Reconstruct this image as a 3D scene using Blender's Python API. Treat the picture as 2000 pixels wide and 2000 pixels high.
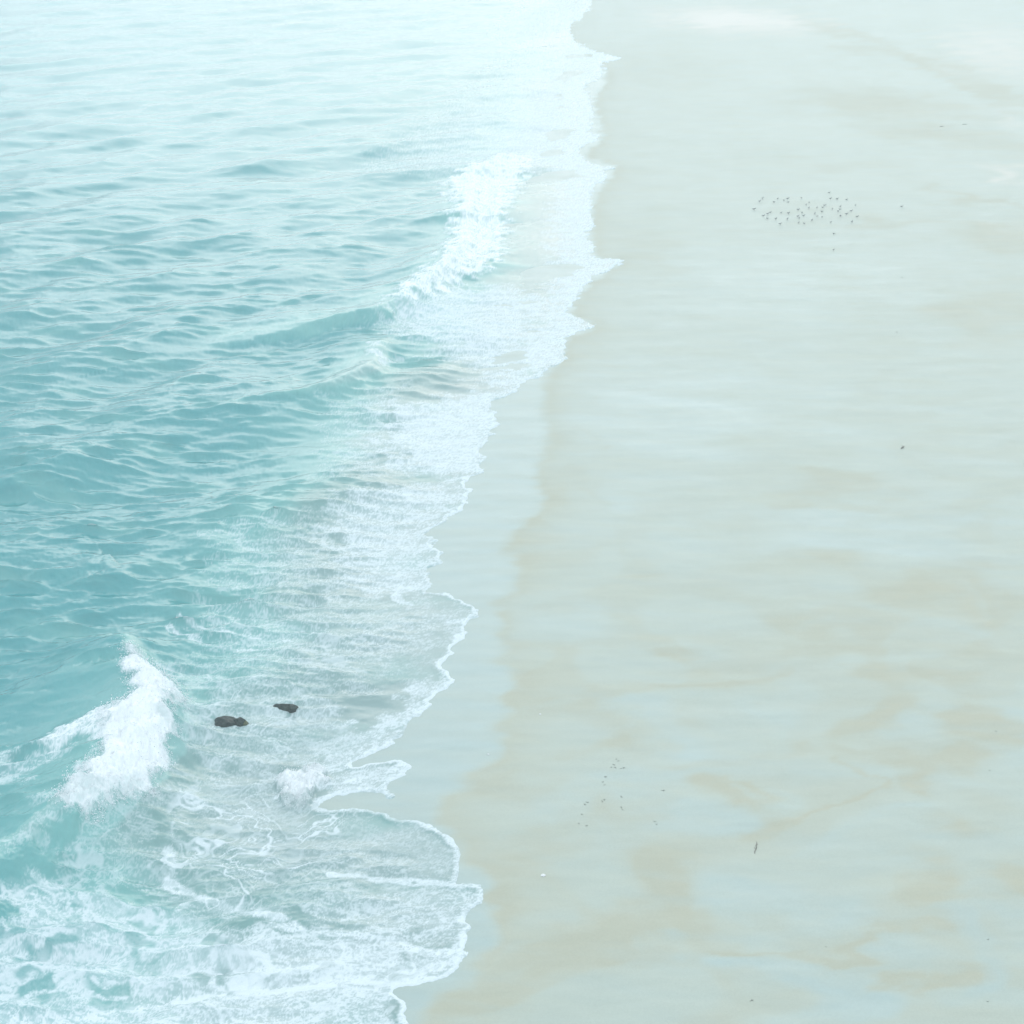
import bpy, math, random
import numpy as np

# ------------------------------------------------------------------ camera, sky, sun, exposure
for o in list(bpy.data.objects):
    bpy.data.objects.remove(o)
scene = bpy.context.scene
COL = scene.collection
rng = np.random.default_rng(11)
random.seed(5)

H = 50.0                      # the photographer stands on a cliff, metres above the sea
F = 3171.0                    # focal length in pixels of a 2000 pixel wide picture
PITCH = math.atan(1400.0 / F)  # horizon 400 px above the frame
CP, SP = math.cos(PITCH), math.sin(PITCH)

cam_d = bpy.data.cameras.new('camera')
cam_d.sensor_width = 36.0
cam_d.lens = 36.0 * F / 2000.0
cam_d.clip_start = 0.5
cam_d.clip_end = 20000.0
cam = bpy.data.objects.new('camera', cam_d)
COL.objects.link(cam)
cam.location = (0, 0, H)
cam.rotation_euler = (math.pi / 2 - PITCH, 0, 0)
scene.camera = cam

SUN_EL, SUN_AZ = math.radians(17), math.radians(8)   # azimuth from +Y (ahead) to the right
world = bpy.data.worlds.new('World')
scene.world = world
world.use_nodes = True
wt = world.node_tree
for n in list(wt.nodes):
    wt.nodes.remove(n)
w_out = wt.nodes.new('ShaderNodeOutputWorld')
w_bg = wt.nodes.new('ShaderNodeBackground')
w_sky = wt.nodes.new('ShaderNodeTexSky')
w_sky.sky_type = 'NISHITA'
w_sky.sun_disc = False
w_sky.sun_elevation = SUN_EL
w_sky.sun_rotation = SUN_AZ
w_sky.dust_density = 6.0
w_sky.air_density = 1.0
w_mix = wt.nodes.new('ShaderNodeMix')
w_mix.data_type = 'RGBA'
w_mix.inputs[0].default_value = 0.92        # an even layer of bright cloud in front of the clear sky
w_mix.inputs[7].default_value = (8.85, 9.85, 10.55, 1)
wt.links.new(w_sky.outputs[0], w_mix.inputs[6])
wt.links.new(w_mix.outputs[2], w_bg.inputs[0])
w_bg.inputs[1].default_value = 0.098
wt.links.new(w_bg.outputs[0], w_out.inputs[0])

sun_d = bpy.data.lights.new('sun', 'SUN')
sun_d.energy = 0.5
sun_d.angle = math.radians(52)
sun_d.color = (1.0, 0.985, 0.965)
sun = bpy.data.objects.new('sun', sun_d)
COL.objects.link(sun)
sun.rotation_euler = (SUN_EL - math.pi / 2, 0, -SUN_AZ)
sun.location = (0, 0, 120)

vs = scene.view_settings
vs.view_transform = 'Standard'
vs.look = 'None'
vs.gamma = 1.0
vs.use_curve_mapping = False
vs.exposure = 0.46
scene.cycles.use_denoising = True
scene.cycles.max_bounces = 8
scene.cycles.diffuse_bounces = 2
scene.cycles.glossy_bounces = 3
scene.cycles.transparent_max_bounces = 8
scene.cycles.volume_bounces = 3
HAZE = 0.0010

# ------------------------------------------------------------------ survey: picture point -> place on the beach
def at(px, py, z=0.0):
    vx, vy = (px - 1000.0) / F, (1000.0 - py) / F
    dx, dy, dz = vx, CP + vy * SP, -SP + vy * CP
    t = (z - H) / dz
    return np.array([dx * t, dy * t])

def pts(lst):
    return np.array([at(*p) for p in lst])

def smooth_line(P, n=4):
    P = np.asarray(P, float)
    Q = np.vstack([2 * P[0] - P[1], P, 2 * P[-1] - P[-2]])
    out = []
    for i in range(1, len(Q) - 2):
        p0, p1, p2, p3 = Q[i - 1], Q[i], Q[i + 1], Q[i + 2]
        for k in range(n):
            t = k / n
            out.append(0.5 * ((2 * p1) + (-p0 + p2) * t + (2 * p0 - 5 * p1 + 4 * p2 - p3) * t * t + (-p0 + 3 * p1 - 3 * p2 + p3) * t ** 3))
    out.append(Q[-2])
    return np.array(out)

def sstep(a, b, x):
    t = np.clip((x - a) / (b - a), 0, 1)
    return t * t * (3 - 2 * t)

def line_dist(X, Y, L, vals=None, closed=False):
    """distance to a polyline, sign by the side of the nearest segment (right of travel = positive), optional value carried along it"""
    A = L if closed else L[:-1]
    B = np.roll(L, -1, axis=0) if closed else L[1:]
    best = np.full(X.shape, 1e18)
    side = np.ones(X.shape)
    val = np.zeros(X.shape) if vals is not None else None
    for i in range(len(A)):
        ax, ay = A[i]
        bx, by = B[i]
        ux, uy = bx - ax, by - ay
        l2 = ux * ux + uy * uy + 1e-12
        t = np.clip(((X - ax) * ux + (Y - ay) * uy) / l2, 0, 1)
        ex, ey = X - ax - t * ux, Y - ay - t * uy
        d = ex * ex + ey * ey
        m = d < best
        best = np.where(m, d, best)
        cr = ux * (Y - ay) - uy * (X - ax)
        side = np.where(m, np.where(cr < 0, 1.0, -1.0), side)
        if vals is not None:
            val = np.where(m, vals[i] + t * (vals[(i + 1) % len(vals)] - vals[i]), val)
    return np.sqrt(best), side, val

def inside(X, Y, P):
    r = np.zeros(X.shape, bool)
    j = len(P) - 1
    for i in range(len(P)):
        xi, yi = P[i]
        xj, yj = P[j]
        c = ((yi > Y) != (yj > Y)) & (X < (xj - xi) * (Y - yi) / (yj - yi + 1e-12) + xi)
        r ^= c
        j = i
    return r

def soft_poly(X, Y, P, blur, wob=None):
    """1 inside a closed outline, 0 outside, soft over `blur` metres"""
    out = np.zeros(X.shape)
    m = blur * 2 + 2
    sel = (X > P[:, 0].min() - m) & (X < P[:, 0].max() + m) & (Y > P[:, 1].min() - m) & (Y < P[:, 1].max() + m)
    if not sel.any():
        return out
    x, y = X[sel], Y[sel]
    d, _, _ = line_dist(x, y, P, closed=True)
    d = np.where(inside(x, y, P), d, -d)
    if wob is not None:
        d = d + wob[sel]
    out[sel] = sstep(-blur, blur, d)
    return out

# ------------------------------------------------------------------ tileable noise and sea spectrum
def spectral_tile(n, slope, lo=1.0, hi=None, seed=0):
    g = np.random.default_rng(seed)
    k = np.sqrt(np.add.outer(np.fft.fftfreq(n, 1 / n) ** 2, np.fft.fftfreq(n, 1 / n) ** 2))
    a = np.where(k > 0, np.maximum(k, 1e-9) ** (-slope), 0)
    a[k < lo] = 0
    if hi:
        a *= np.exp(-(k / hi) ** 4)
    s = a * np.exp(2j * np.pi * g.random((n, n)))
    t = np.real(np.fft.ifft2(s))
    return ((t - t.mean()) / t.std()).astype(np.float32)

def sample(tile, u, v):
    """bilinear, wrapping; u, v in tile units"""
    n = tile.shape[0]
    u = (u % 1.0) * n
    v = (v % 1.0) * n
    i = np.floor(u).astype(np.int32)
    j = np.floor(v).astype(np.int32)
    fu, fv = u - i, v - j
    i %= n
    j %= n
    i1, j1 = (i + 1) % n, (j + 1) % n
    return (tile[i, j] * (1 - fu) * (1 - fv) + tile[i1, j] * fu * (1 - fv) + tile[i, j1] * (1 - fu) * fv + tile[i1, j1] * fu * fv)

T_FBM = spectral_tile(1024, 1.9, 2, None, 1)
T_FBM2 = spectral_tile(1024, 1.6, 3, None, 2)
T_SOFT = spectral_tile(512, 2.7, 2, None, 4)
T_FINE = spectral_tile(1024, 0.35, 40, 330, 3)

def fbm(X, Y, size, ox=0.0, tile=T_FBM):
    return sample(tile, X / (size * 4) + ox, Y / (size * 4) + ox * 1.7)

def ocean_tile(n, L, lmin, lmax, power, wdir, spread, seed):
    g = np.random.default_rng(seed)
    kf = np.fft.fftfreq(n, L / n) * 2 * np.pi
    kx, ky = np.meshgrid(kf, kf, indexing='ij')
    k = np.sqrt(kx ** 2 + ky ** 2)
    k[0, 0] = 1e9
    a = k ** (-power)
    a *= np.exp(-(k * lmin / (2 * np.pi)) ** 2) * np.exp(-((2 * np.pi / lmax) / k) ** 4)
    c = (kx * math.cos(wdir) + ky * math.sin(wdir)) / k
    a *= spread + (1 - spread) * np.abs(c) ** 3
    s = a * (g.normal(size=(n, n)) + 1j * g.normal(size=(n, n)))
    h = np.real(np.fft.ifft2(s))
    dx = np.real(np.fft.ifft2(-1j * s * kx / k))
    dy = np.real(np.fft.ifft2(-1j * s * ky / k))
    hx = np.real(np.fft.ifft2(1j * s * kx))
    hy = np.real(np.fft.ifft2(1j * s * ky))
    sl = math.sqrt((hx ** 2 + hy ** 2).mean())      # normalise to unit rms slope
    return [(t / sl).astype(np.float32) for t in (h, dx, dy)]

def worley(U, V, seed):
    g = np.random.default_rng(seed)
    n = 256
    jx, jy = g.random((n, n)), g.random((n, n))
    iu, iv = np.floor(U).astype(np.int64), np.floor(V).astype(np.int64)
    f1 = np.full(U.shape, 9.0)
    f2 = np.full(U.shape, 9.0)
    for a in (-1, 0, 1):
        for b in (-1, 0, 1):
            cu, cv = iu + a, iv + b
            d = (cu + jx[cu % n, cv % n] - U) ** 2 + (cv + jy[cu % n, cv % n] - V) ** 2
            f2 = np.where(d < f1, f1, np.minimum(f2, d))
            f1 = np.minimum(f1, d)
    return np.sqrt(f2) - np.sqrt(f1)

# ------------------------------------------------------------------ lines of the shore
EDGE_PX = [(800, 2130), (770, 2060), (788, 2000), (790, 1974), (787, 1953), (776, 1940), (770, 1930), (804, 1925), (841, 1919), (872, 1906),
 (894, 1891), (900, 1875), (904, 1864), (894, 1858), (900, 1838), (909, 1822), (918, 1813), (911, 1802), (917, 1791), (916, 1777),
 (937, 1763), (945, 1748), (940, 1737), (922, 1730), (890, 1727), (897, 1707), (901, 1689), (900, 1667), (891, 1648), (872, 1631),
 (847, 1614), (816, 1600), (773, 1589), (745, 1576), (698, 1570), (648, 1567), (618, 1560), (640, 1545), (695, 1531), (738, 1537), (764, 1548),
 (747, 1534), (756, 1523), (788, 1507), (796, 1487), (785, 1478), (760, 1475), (715, 1480), (690, 1484), (700, 1470), (741, 1450), (763, 1440),
 (788, 1415), (817, 1396), (837, 1378), (841, 1369), (834, 1366), (854, 1349), (874, 1331), (882, 1318), (868, 1306), (861, 1297), (875, 1280),
 (879, 1266), (904, 1233), (912, 1219), (921, 1213), (935, 1197), (930, 1188), (908, 1175), (890, 1164), (868, 1153), (837, 1148), (835, 1137),
 (832, 1128), (833, 1110), (853, 1099), (860, 1088), (861, 1070), (841, 1056), (846, 1045), (834, 1034), (850, 1020), (868, 1009), (901, 987),
 (915, 969), (915, 954), (904, 936), (926, 927), (955, 918), (937, 908), (937, 895), (947, 859), (963, 838), (968, 812), (958, 781),
 (1000, 766), (1035, 742), (1085, 716), (1101, 700), (1104, 664), (1130, 650), (1152, 644), (1157, 639), (1144, 627), (1109, 616), (1111, 604),
 (1121, 588), (1144, 568), (1139, 559), (1167, 539), (1195, 528), (1212, 513), (1195, 508), (1162, 505), (1155, 485), (1146, 459), (1157, 437),
 (1153, 420), (1157, 380), (1164, 363), (1181, 351), (1184, 334), (1197, 329), (1172, 325), (1142, 314), (1132, 300), (1140, 285), (1175, 267),
 (1150, 256), (1160, 222), (1150, 181), (1140, 171), (1181, 145), (1179, 124), (1215, 116), (1171, 103), (1122, 77), (1116, 52), (1150, 21),
 (1155, 0), (1140, -40), (1165, -90), (1150, -150), (1175, -220), (1180, -300), (1185, -360)]
WET_PX = [(840, 2130), (820, 2000), (880, 1930), (940, 1870), (960, 1780), (960, 1730), (915, 1690), (870, 1620), (853, 1600), (868, 1559), (890, 1538),
 (926, 1505), (955, 1480), (984, 1451), (980, 1414), (984, 1360), (1004, 1324), (991, 1306), (977, 1270), (969, 1237), (970, 1201), (984, 1161),
 (1009, 1139), (1017, 1117), (1002, 1092), (980, 1061), (1006, 1041), (1038, 1012), (1056, 987), (1056, 954), (1044, 918), (1050, 900),
 (1068, 876), (1062, 820), (1061, 787), (1066, 735), (1095, 706), (1110, 664), (1160, 640), (1115, 612), (1150, 560), (1215, 513), (1165, 500),
 (1160, 400), (1200, 328), (1145, 305), (1178, 266), (1160, 200), (1185, 140), (1105, 70), (1120, 0), (1130, -100), (1170, -360)]
def shore_line(P, n):
    near_, far_ = [p for p in P if p[1] >= 0], [p for p in P if p[1] < 0]
    return np.vstack([smooth_line(pts(near_), n), pts(far_)])
EDGE = shore_line(EDGE_PX, 2)
WETL = shore_line(WET_PX, 3)

def shore_x(Y):
    return -4.0 + (Y - 57.0) * 0.0557

def sand_z(X, Y):
    s = X - shore_x(Y)
    return np.where(s > 0, 0.018 * s, 0.075 * s)

# ------------------------------------------------------------------ materials
def new_mat(name):
    m = bpy.data.materials.new(name)
    m.use_nodes = True
    t = m.node_tree
    for n in list(t.nodes):
        t.nodes.remove(n)
    return m, t, t.nodes.new('ShaderNodeOutputMaterial')

def node(t, kind, **kw):
    n = t.nodes.new(kind)
    for k, v in kw.items():
        setattr(n, k, v)
    return n

def attr(t, name):
    n = t.nodes.new('ShaderNodeAttribute')
    n.attribute_name = name
    return n.outputs['Fac']

def mixc(t, fac, a, b):
    n = node(t, 'ShaderNodeMix', data_type='RGBA')
    for sock, v in ((0, fac), (6, a), (7, b)):
        if hasattr(v, 'is_output'):
            t.links.new(v, n.inputs[sock])
        else:
            n.inputs[sock].default_value = v if sock == 0 else (*v, 1)
    return n.outputs[2]

def math_n(t, op, a, b=0.0, clamp=False):
    n = node(t, 'ShaderNodeMath', operation=op, use_clamp=clamp)
    for k, v in ((0, a), (1, b)):
        if hasattr(v, 'is_output'):
            t.links.new(v, n.inputs[k])
        else:
            n.inputs[k].default_value = v
    return n.outputs[0]

def noise_n(t, vec, scale, detail=3.0, rough=0.55):
    n = node(t, 'ShaderNodeTexNoise')
    n.inputs['Scale'].default_value = scale
    n.inputs['Detail'].default_value = detail
    n.inputs['Roughness'].default_value = rough
    if vec is not None:
        t.links.new(vec, n.inputs['Vector'])
    return n.outputs[0]

# water: a body of teal water that grows clear over the sand where it is thin, a skin that mirrors the sky, foam on top
M_SEA, t, out = new_mat('sea_water')
geo = node(t, 'ShaderNodeNewGeometry')
pos = geo.outputs['Position']
a_foam, a_deep, a_sed = attr(t, 'foam'), attr(t, 'deep'), attr(t, 'sediment')
body_c = mixc(t, math_n(t, 'MULTIPLY', a_sed, 1.8, True), (0.028, 0.275, 0.292), (0.145, 0.40, 0.38))
body_c = mixc(t, math_n(t, 'MULTIPLY', math_n(t, 'SUBTRACT', a_sed, 0.55), 2.3, True), body_c, (0.275, 0.43, 0.42))
n_fine = noise_n(t, pos, 3.2, 3)
n_mid = noise_n(t, pos, 0.9, 3)
bmp = node(t, 'ShaderNodeBump')
bmp.inputs['Strength'].default_value = 0.35
bmp.inputs['Distance'].default_value = 0.05
t.links.new(n_fine, bmp.inputs['Height'])
dif = node(t, 'ShaderNodeBsdfDiffuse')
t.links.new(body_c, dif.inputs['Color'])
trn = node(t, 'ShaderNodeBsdfTransparent')
trn.inputs['Color'].default_value = (0.955, 0.985, 0.985, 1)
body = node(t, 'ShaderNodeMixShader')
t.links.new(a_deep, body.inputs[0])
t.links.new(trn.outputs[0], body.inputs[1])
t.links.new(dif.outputs[0], body.inputs[2])
glo = node(t, 'ShaderNodeBsdfGlossy')
glo.inputs['Roughness'].default_value = 0.2
t.links.new(bmp.outputs[0], glo.inputs['Normal'])
fre = node(t, 'ShaderNodeFresnel')
fre.inputs['IOR'].default_value = 1.85
t.links.new(bmp.outputs[0], fre.inputs['Normal'])
skin = node(t, 'ShaderNodeMixShader')
t.links.new(fre.outputs[0], skin.inputs[0])
t.links.new(body.outputs[0], skin.inputs[1])
t.links.new(glo.outputs[0], skin.inputs[2])
fdif = node(t, 'ShaderNodeBsdfDiffuse')
t.links.new(mixc(t, attr(t, 'thick'), (0.69, 0.765, 0.795), (0.88, 0.91, 0.93)), fdif.inputs['Color'])
fb = node(t, 'ShaderNodeBump')
fb.inputs['Strength'].default_value = 0.25
fb.inputs['Distance'].default_value = 0.06
t.links.new(noise_n(t, pos, 7.0, 4), fb.inputs['Height'])
t.links.new(fb.outputs[0], fdif.inputs['Normal'])
fin = node(t, 'ShaderNodeMixShader')
nz = noise_n(t, pos, 9.0, 3, 0.65)
ff = math_n(t, 'ADD', a_foam, math_n(t, 'MULTIPLY', math_n(t, 'SUBTRACT', nz, 0.5), math_n(t, 'MULTIPLY', a_foam, 0.32)), True)
t.links.new(ff, fin.inputs[0])
t.links.new(skin.outputs[0], fin.inputs[1])
t.links.new(fdif.outputs[0], fin.inputs[2])
t.links.new(fin.outputs[0], out.inputs['Surface'])

# sand: damp tan grains, wet glossy sheets, drier buff and ochre patches
M_SAND, t, out = new_mat('beach_sand')
geo = node(t, 'ShaderNodeNewGeometry')
pos = geo.outputs['Position']
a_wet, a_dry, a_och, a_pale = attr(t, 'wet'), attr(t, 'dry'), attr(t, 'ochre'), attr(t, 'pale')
mp = node(t, 'ShaderNodeMapping')
mp.inputs['Scale'].default_value = (0.22, 1.0, 1.0)
mp.inputs['Rotation'].default_value = (0, 0, math.radians(-14))
t.links.new(pos, mp.inputs['Vector'])
streak = noise_n(t, mp.outputs[0], 1.3, 5, 0.6)
c = mixc(t, a_dry, (0.43, 0.468, 0.395), (0.405, 0.415, 0.325))
c = mixc(t, a_och, c, (0.45, 0.42, 0.30))
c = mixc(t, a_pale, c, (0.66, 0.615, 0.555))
c = mixc(t, a_wet, c, (0.355, 0.447, 0.428))
grain = noise_n(t, pos, 9.0, 5, 0.75)
val = math_n(t, 'ADD', math_n(t, 'MULTIPLY', math_n(t, 'SUBTRACT', streak, 0.5), 0.12), math_n(t, 'MULTIPLY', math_n(t, 'SUBTRACT', grain, 0.5), 0.26))
hsv = node(t, 'ShaderNodeHueSaturation')
t.links.new(math_n(t, 'ADD', val, 1.0), hsv.inputs['Value'])
t.links.new(c, hsv.inputs['Color'])
ps = node(t, 'ShaderNodeBsdfPrincipled')
t.links.new(hsv.outputs[0], ps.inputs['Base Color'])
wetness = math_n(t, 'ADD', a_wet, math_n(t, 'MULTIPLY', math_n(t, 'SUBTRACT', streak, 0.5), 0.3), True)
rgh = node(t, 'ShaderNodeMapRange')
rgh.inputs['To Min'].default_value = 0.62
rgh.inputs['To Max'].default_value = 0.36
t.links.new(wetness, rgh.inputs['Value'])
t.links.new(rgh.outputs[0], ps.inputs['Roughness'])
ps.inputs['IOR'].default_value = 1.45
sb = node(t, 'ShaderNodeBump')
sb.inputs['Strength'].default_value = 0.045
sb.inputs['Distance'].default_value = 0.03
t.links.new(math_n(t, 'ADD', streak, math_n(t, 'MULTIPLY', grain, 0.3)), sb.inputs['Height'])
t.links.new(sb.outputs[0], ps.inputs['Normal'])
t.links.new(ps.outputs[0], out.inputs['Surface'])

# ------------------------------------------------------------------ grid sheets
def grid_mesh(name, X, Y, Z, keep, mat, attrs, smooth=True):
    nr, nc = X.shape
    idx = np.arange(nr * nc).reshape(nr, nc)
    q = np.stack([idx[:-1, :-1], idx[:-1, 1:], idx[1:, 1:], idx[1:, :-1]], -1).reshape(-1, 4)
    if keep is not None:
        k = keep.ravel()
        q = q[k[q].any(axis=1)]
    used = np.zeros(nr * nc, bool)
    used[q.ravel()] = True
    remap = np.cumsum(used) - 1
    q = remap[q]
    co = np.stack([X, Y, Z], -1).reshape(-1, 3)[used].astype(np.float32)
    me = bpy.data.meshes.new(name)
    me.vertices.add(len(co))
    me.vertices.foreach_set('co', co.ravel())
    me.loops.add(q.size)
    me.loops.foreach_set('vertex_index', q.ravel().astype(np.int32))
    me.polygons.add(len(q))
    me.polygons.foreach_set('loop_start', (np.arange(len(q)) * 4).astype(np.int32))
    me.polygons.foreach_set('loop_total', np.full(len(q), 4, np.int32))
    me.update()
    me.polygons.foreach_set('use_smooth', np.ones(len(q), bool))
    for an, av in attrs.items():
        at_ = me.attributes.new(an, 'FLOAT', 'POINT')
        at_.data.foreach_set('value', av.ravel()[used].astype(np.float32))
    me.materials.append(mat)
    me.validate()
    ob = bpy.data.objects.new(name, me)
    COL.objects.link(ob)
    return ob

def fan(rows, cols):
    """rows, cols: survey pixel rows and columns; returns ground grid (finer close by, coarser far away)"""
    PX, PY = np.meshgrid(cols, rows)
    vx, vy = (PX - 1000.0) / F, (1000.0 - PY) / F
    dz = -SP + vy * CP
    tt = -H / dz
    return vx * tt, (CP + vy * SP) * tt

# ------------------------------------------------------------------ beach
rows = np.concatenate([np.linspace(3600, 2060, 40), np.arange(2050, -20, -4.0), np.linspace(-24, -340, 70)])
cols = np.concatenate([np.linspace(-5000, 380, 40), np.arange(400, 2080, 5.0), np.linspace(2090, 7000, 40)])
X, Y = fan(rows, cols)
Z = sand_z(X, Y)
Z = Z + 0.05 * fbm(X, Y, 22, 0.3) * sstep(0, 12, X - shore_x(Y)) + 0.012 * fbm(X * 0.3, Y, 2.2, 0.7)
inv = lambda px, py: at(px, py)
def blob(cx, cy, rx, ry, ang=0.0):
    """soft patch lying on the sand; size and slant surveyed in the picture, laid out in metres"""
    c0 = at(cx, cy)
    ca, sa = math.cos(math.radians(ang)), math.sin(math.radians(ang))
    ex = at(cx + rx * ca, cy + rx * sa) - c0
    ey = at(cx - ry * sa, cy + ry * ca) - c0
    M = np.linalg.inv(np.array([ex, ey]).T)
    wx = X + 2.2 * fbm(X, Y, 6, 0.11, T_SOFT) + 0.25 * fbm(X, Y, 1.2, 0.5)
    wy = Y + 1.6 * fbm(X * 0.5, Y, 4, 0.61, T_SOFT) + 0.25 * fbm(X * 0.4, Y, 0.9, 0.9)
    u = M[0, 0] * (wx - c0[0]) + M[0, 1] * (wy - c0[1])
    v = M[1, 0] * (wx - c0[0]) + M[1, 1] * (wy - c0[1])
    return 1 - sstep(0.1, 1.5, np.sqrt(u * u + v * v))
dry = np.zeros(X.shape)
ochre = np.zeros(X.shape)
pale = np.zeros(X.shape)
sheen = np.zeros(X.shape)
DRY = [(1250, 1745, 190, 85, -8, 1.0), (1150, 1850, 260, 60, -6, .75), (1470, 1575, 60, 38, 25, .9), (1570, 1540, 140, 11, -12, .7),
 (1790, 1400, 130, 50, -14, .8), (1780, 1520, 110, 32, 18, .85), (1900, 1740, 110, 62, -8, .8), (1790, 1880, 130, 26, 8, .7),
 (1540, 1850, 80, 16, -5, .7), (1640, 1856, 70, 14, 4, .6), (1360, 1330, 110, 20, -12, .7), (1200, 1390, 170, 46, -14, .65),
 (1080, 1460, 110, 22, -10, .6), (1060, 1630, 110, 40, -8, .55), (1850, 1150, 160, 60, 18, .75), (1690, 965, 110, 26, 3, .5), (1330, 1915, 170, 50, 0, .6),
 (1720, 215, 200, 34, 6, .8), (1850, 280, 190, 22, 8, .7), (1960, 480, 110, 40, 10, .7), (1930, 620, 140, 60, 0, .5), (1600, 1000, 60, 15, 0, .4),
 (1520, 1240, 200, 34, -10, .4), (1700, 1250, 160, 40, 8, .45), (1430, 1480, 170, 24, -10, .35), (1900, 400, 120, 10, 12, .7), (1240, 1140, 120, 20, -6, .35),
 (1300, 130, 130, 60, 0, .3), (1230, 500, 80, 80, 0, .3), (1100, 900, 40, 160, 0, .35), (1640, 70, 120, 11, 16, .8), (1800, 130, 130, 15, 22, .9), (1930, 195, 110, 15, 24, .8), (1700, 110, 90, 10, 6, .6), (1600, 330, 160, 9, 4, .4), (1720, 440, 180, 12, 6, .5)]
OCH = [(1930, 1735, 60, 55, 10, .5), (1800, 1405, 70, 26, -12, .4), (1470, 1575, 42, 20, 10, .35), (1880, 1180, 90, 22, 30, .45), (1930, 1290, 60, 30, 0, .3),
 (1800, 1885, 90, 16, 8, .3), (1290, 1770, 100, 30, -8, .25), (1940, 640, 70, 60, 0, .3), (1560, 1542, 110, 8, -12, .35), (1790, 1525, 70, 16, 20, .35), (1980, 460, 50, 20, 0, .4),
 (1030, 1810, 90, 30, -10, .25), (1350, 1640, 60, 16, 30, .25)]
PALE = [(1430, 44, 170, 30, 4, 1.0), (1950, 110, 130, 60, 10, .6), (1980, 360, 60, 20, 10, .6), (1980, 250, 40, 20, 0, .3)]  # first entry: bright dry sand with the low sun's warm glow painted in
WETB = [(1350, 1560, 130, 60, -20, .6), (1570, 1910, 120, 46, 4, .8), (1300, 800, 260, 120, -6, .6), (1480, 560, 300, 90, -4, .35), (1650, 1050, 300, 50, -4, .5),
 (1950, 1450, 80, 60, 0, .6), (1350, 1420, 110, 60, -20, .5), (1250, 1560, 120, 30, 0, .4), (1960, 1880, 80, 110, 0, .6), (1320, 1830, 70, 26, -12, .6), (1550, 1780, 150, 40, 0, .4),
 (1750, 1640, 200, 30, -4, .4), (1090, 1220, 90, 60, -10, .4), (1200, 1010, 150, 40, -6, .35)]
for (a, b, c_, d_, e, s) in DRY:
    dry = np.maximum(dry, s * blob(a, b, c_, d_, e))
for (a, b, c_, d_, e, s) in OCH:
    ochre = np.maximum(ochre, s * blob(a, b, c_, d_, e))
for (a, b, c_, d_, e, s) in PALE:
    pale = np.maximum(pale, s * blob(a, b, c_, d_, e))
for (a, b, c_, d_, e, s) in WETB:
    sheen = np.maximum(sheen, s * blob(a, b, c_, d_, e))
d_w, s_w, _ = line_dist(X, Y, WETL)
d_w = np.where(inside(X, Y, np.vstack([WETL, [(-30000, 1e5), (-30000, -500), (WETL[0][0], -500)]])), -d_w, d_w)
d_w = d_w + 0.25 * fbm(X * 0.5, Y, 2.0, 0.2)      # positive = landward of the last run-up line
film = 1 - sstep(-0.8, 0.7, d_w)
rim = np.exp(-np.clip(d_w, 0, 99) / 1.6) * (1 - film)
st = fbm(X * 0.22, Y + 0.22 * X, 3.0, 0.43) * 0.5 + fbm(X * 0.16, Y + 0.2 * X, 1.1, 0.77) * 0.35
bw = fbm(X * 0.55 + 4 * fbm(X, Y, 11, .3, T_SOFT), Y + 3.5 * fbm(X * .5, Y, 8, .6, T_SOFT), 7.0, 0.27, T_SOFT) + 0.2 * st
broad = 0.10 + 0.42 * sstep(-0.1, 1.3, bw) * (0.35 + 0.65 * sstep(150, 75, Y))
dry = np.clip(np.maximum(dry, rim * 0.85) + 0.16 * st * (1 - film) - 0.5 * sheen + broad * (1 - film), 0, 1)
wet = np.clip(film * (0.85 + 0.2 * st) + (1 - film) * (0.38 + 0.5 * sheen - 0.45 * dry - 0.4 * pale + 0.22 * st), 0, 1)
ochre = np.clip(0.6 * ochre * (1 + 0.4 * st), 0, 1)
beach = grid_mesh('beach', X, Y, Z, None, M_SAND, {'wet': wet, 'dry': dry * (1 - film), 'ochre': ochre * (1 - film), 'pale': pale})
beach['kind'] = 'structure'
beach['label'] = 'wide wet sandy beach with tan and bluish patches'

# ------------------------------------------------------------------ sea
STEP = 1.95
rows = np.concatenate([np.linspace(3000, 2110, 20), np.linspace(2100, 2040, 30), np.arange(2038, -16, -STEP), np.linspace(-20, -345, 60)])
cols = np.concatenate([-400 - np.geomspace(4700, 10, 40), np.arange(-400, -110, 5.0), np.arange(-110, 1245, STEP)])
X, Y = fan(rows, cols)
R = np.sqrt(X * X + Y * Y)
GX, GY = X.copy(), Y.copy()

de, se, _ = line_dist(X, Y, EDGE)
sd = np.where(inside(X, Y, np.vstack([EDGE, [(-30000, 1e5), (-30000, -500), (EDGE[0][0], -500)]])), de, -de)   # positive on the water side
near = 1 - sstep(150, 420, R)
scal = 0.30 * np.clip(Y / 110, 0.6, 3)
sd = sd + scal * (0.32 * fbm(X, Y, 0.9, 0.15) + 0.45 * fbm(X, Y, 2.6, 0.35)) * np.exp(-np.clip(sd, 0, 60) / 6)
keep = sd > -1.6

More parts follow.
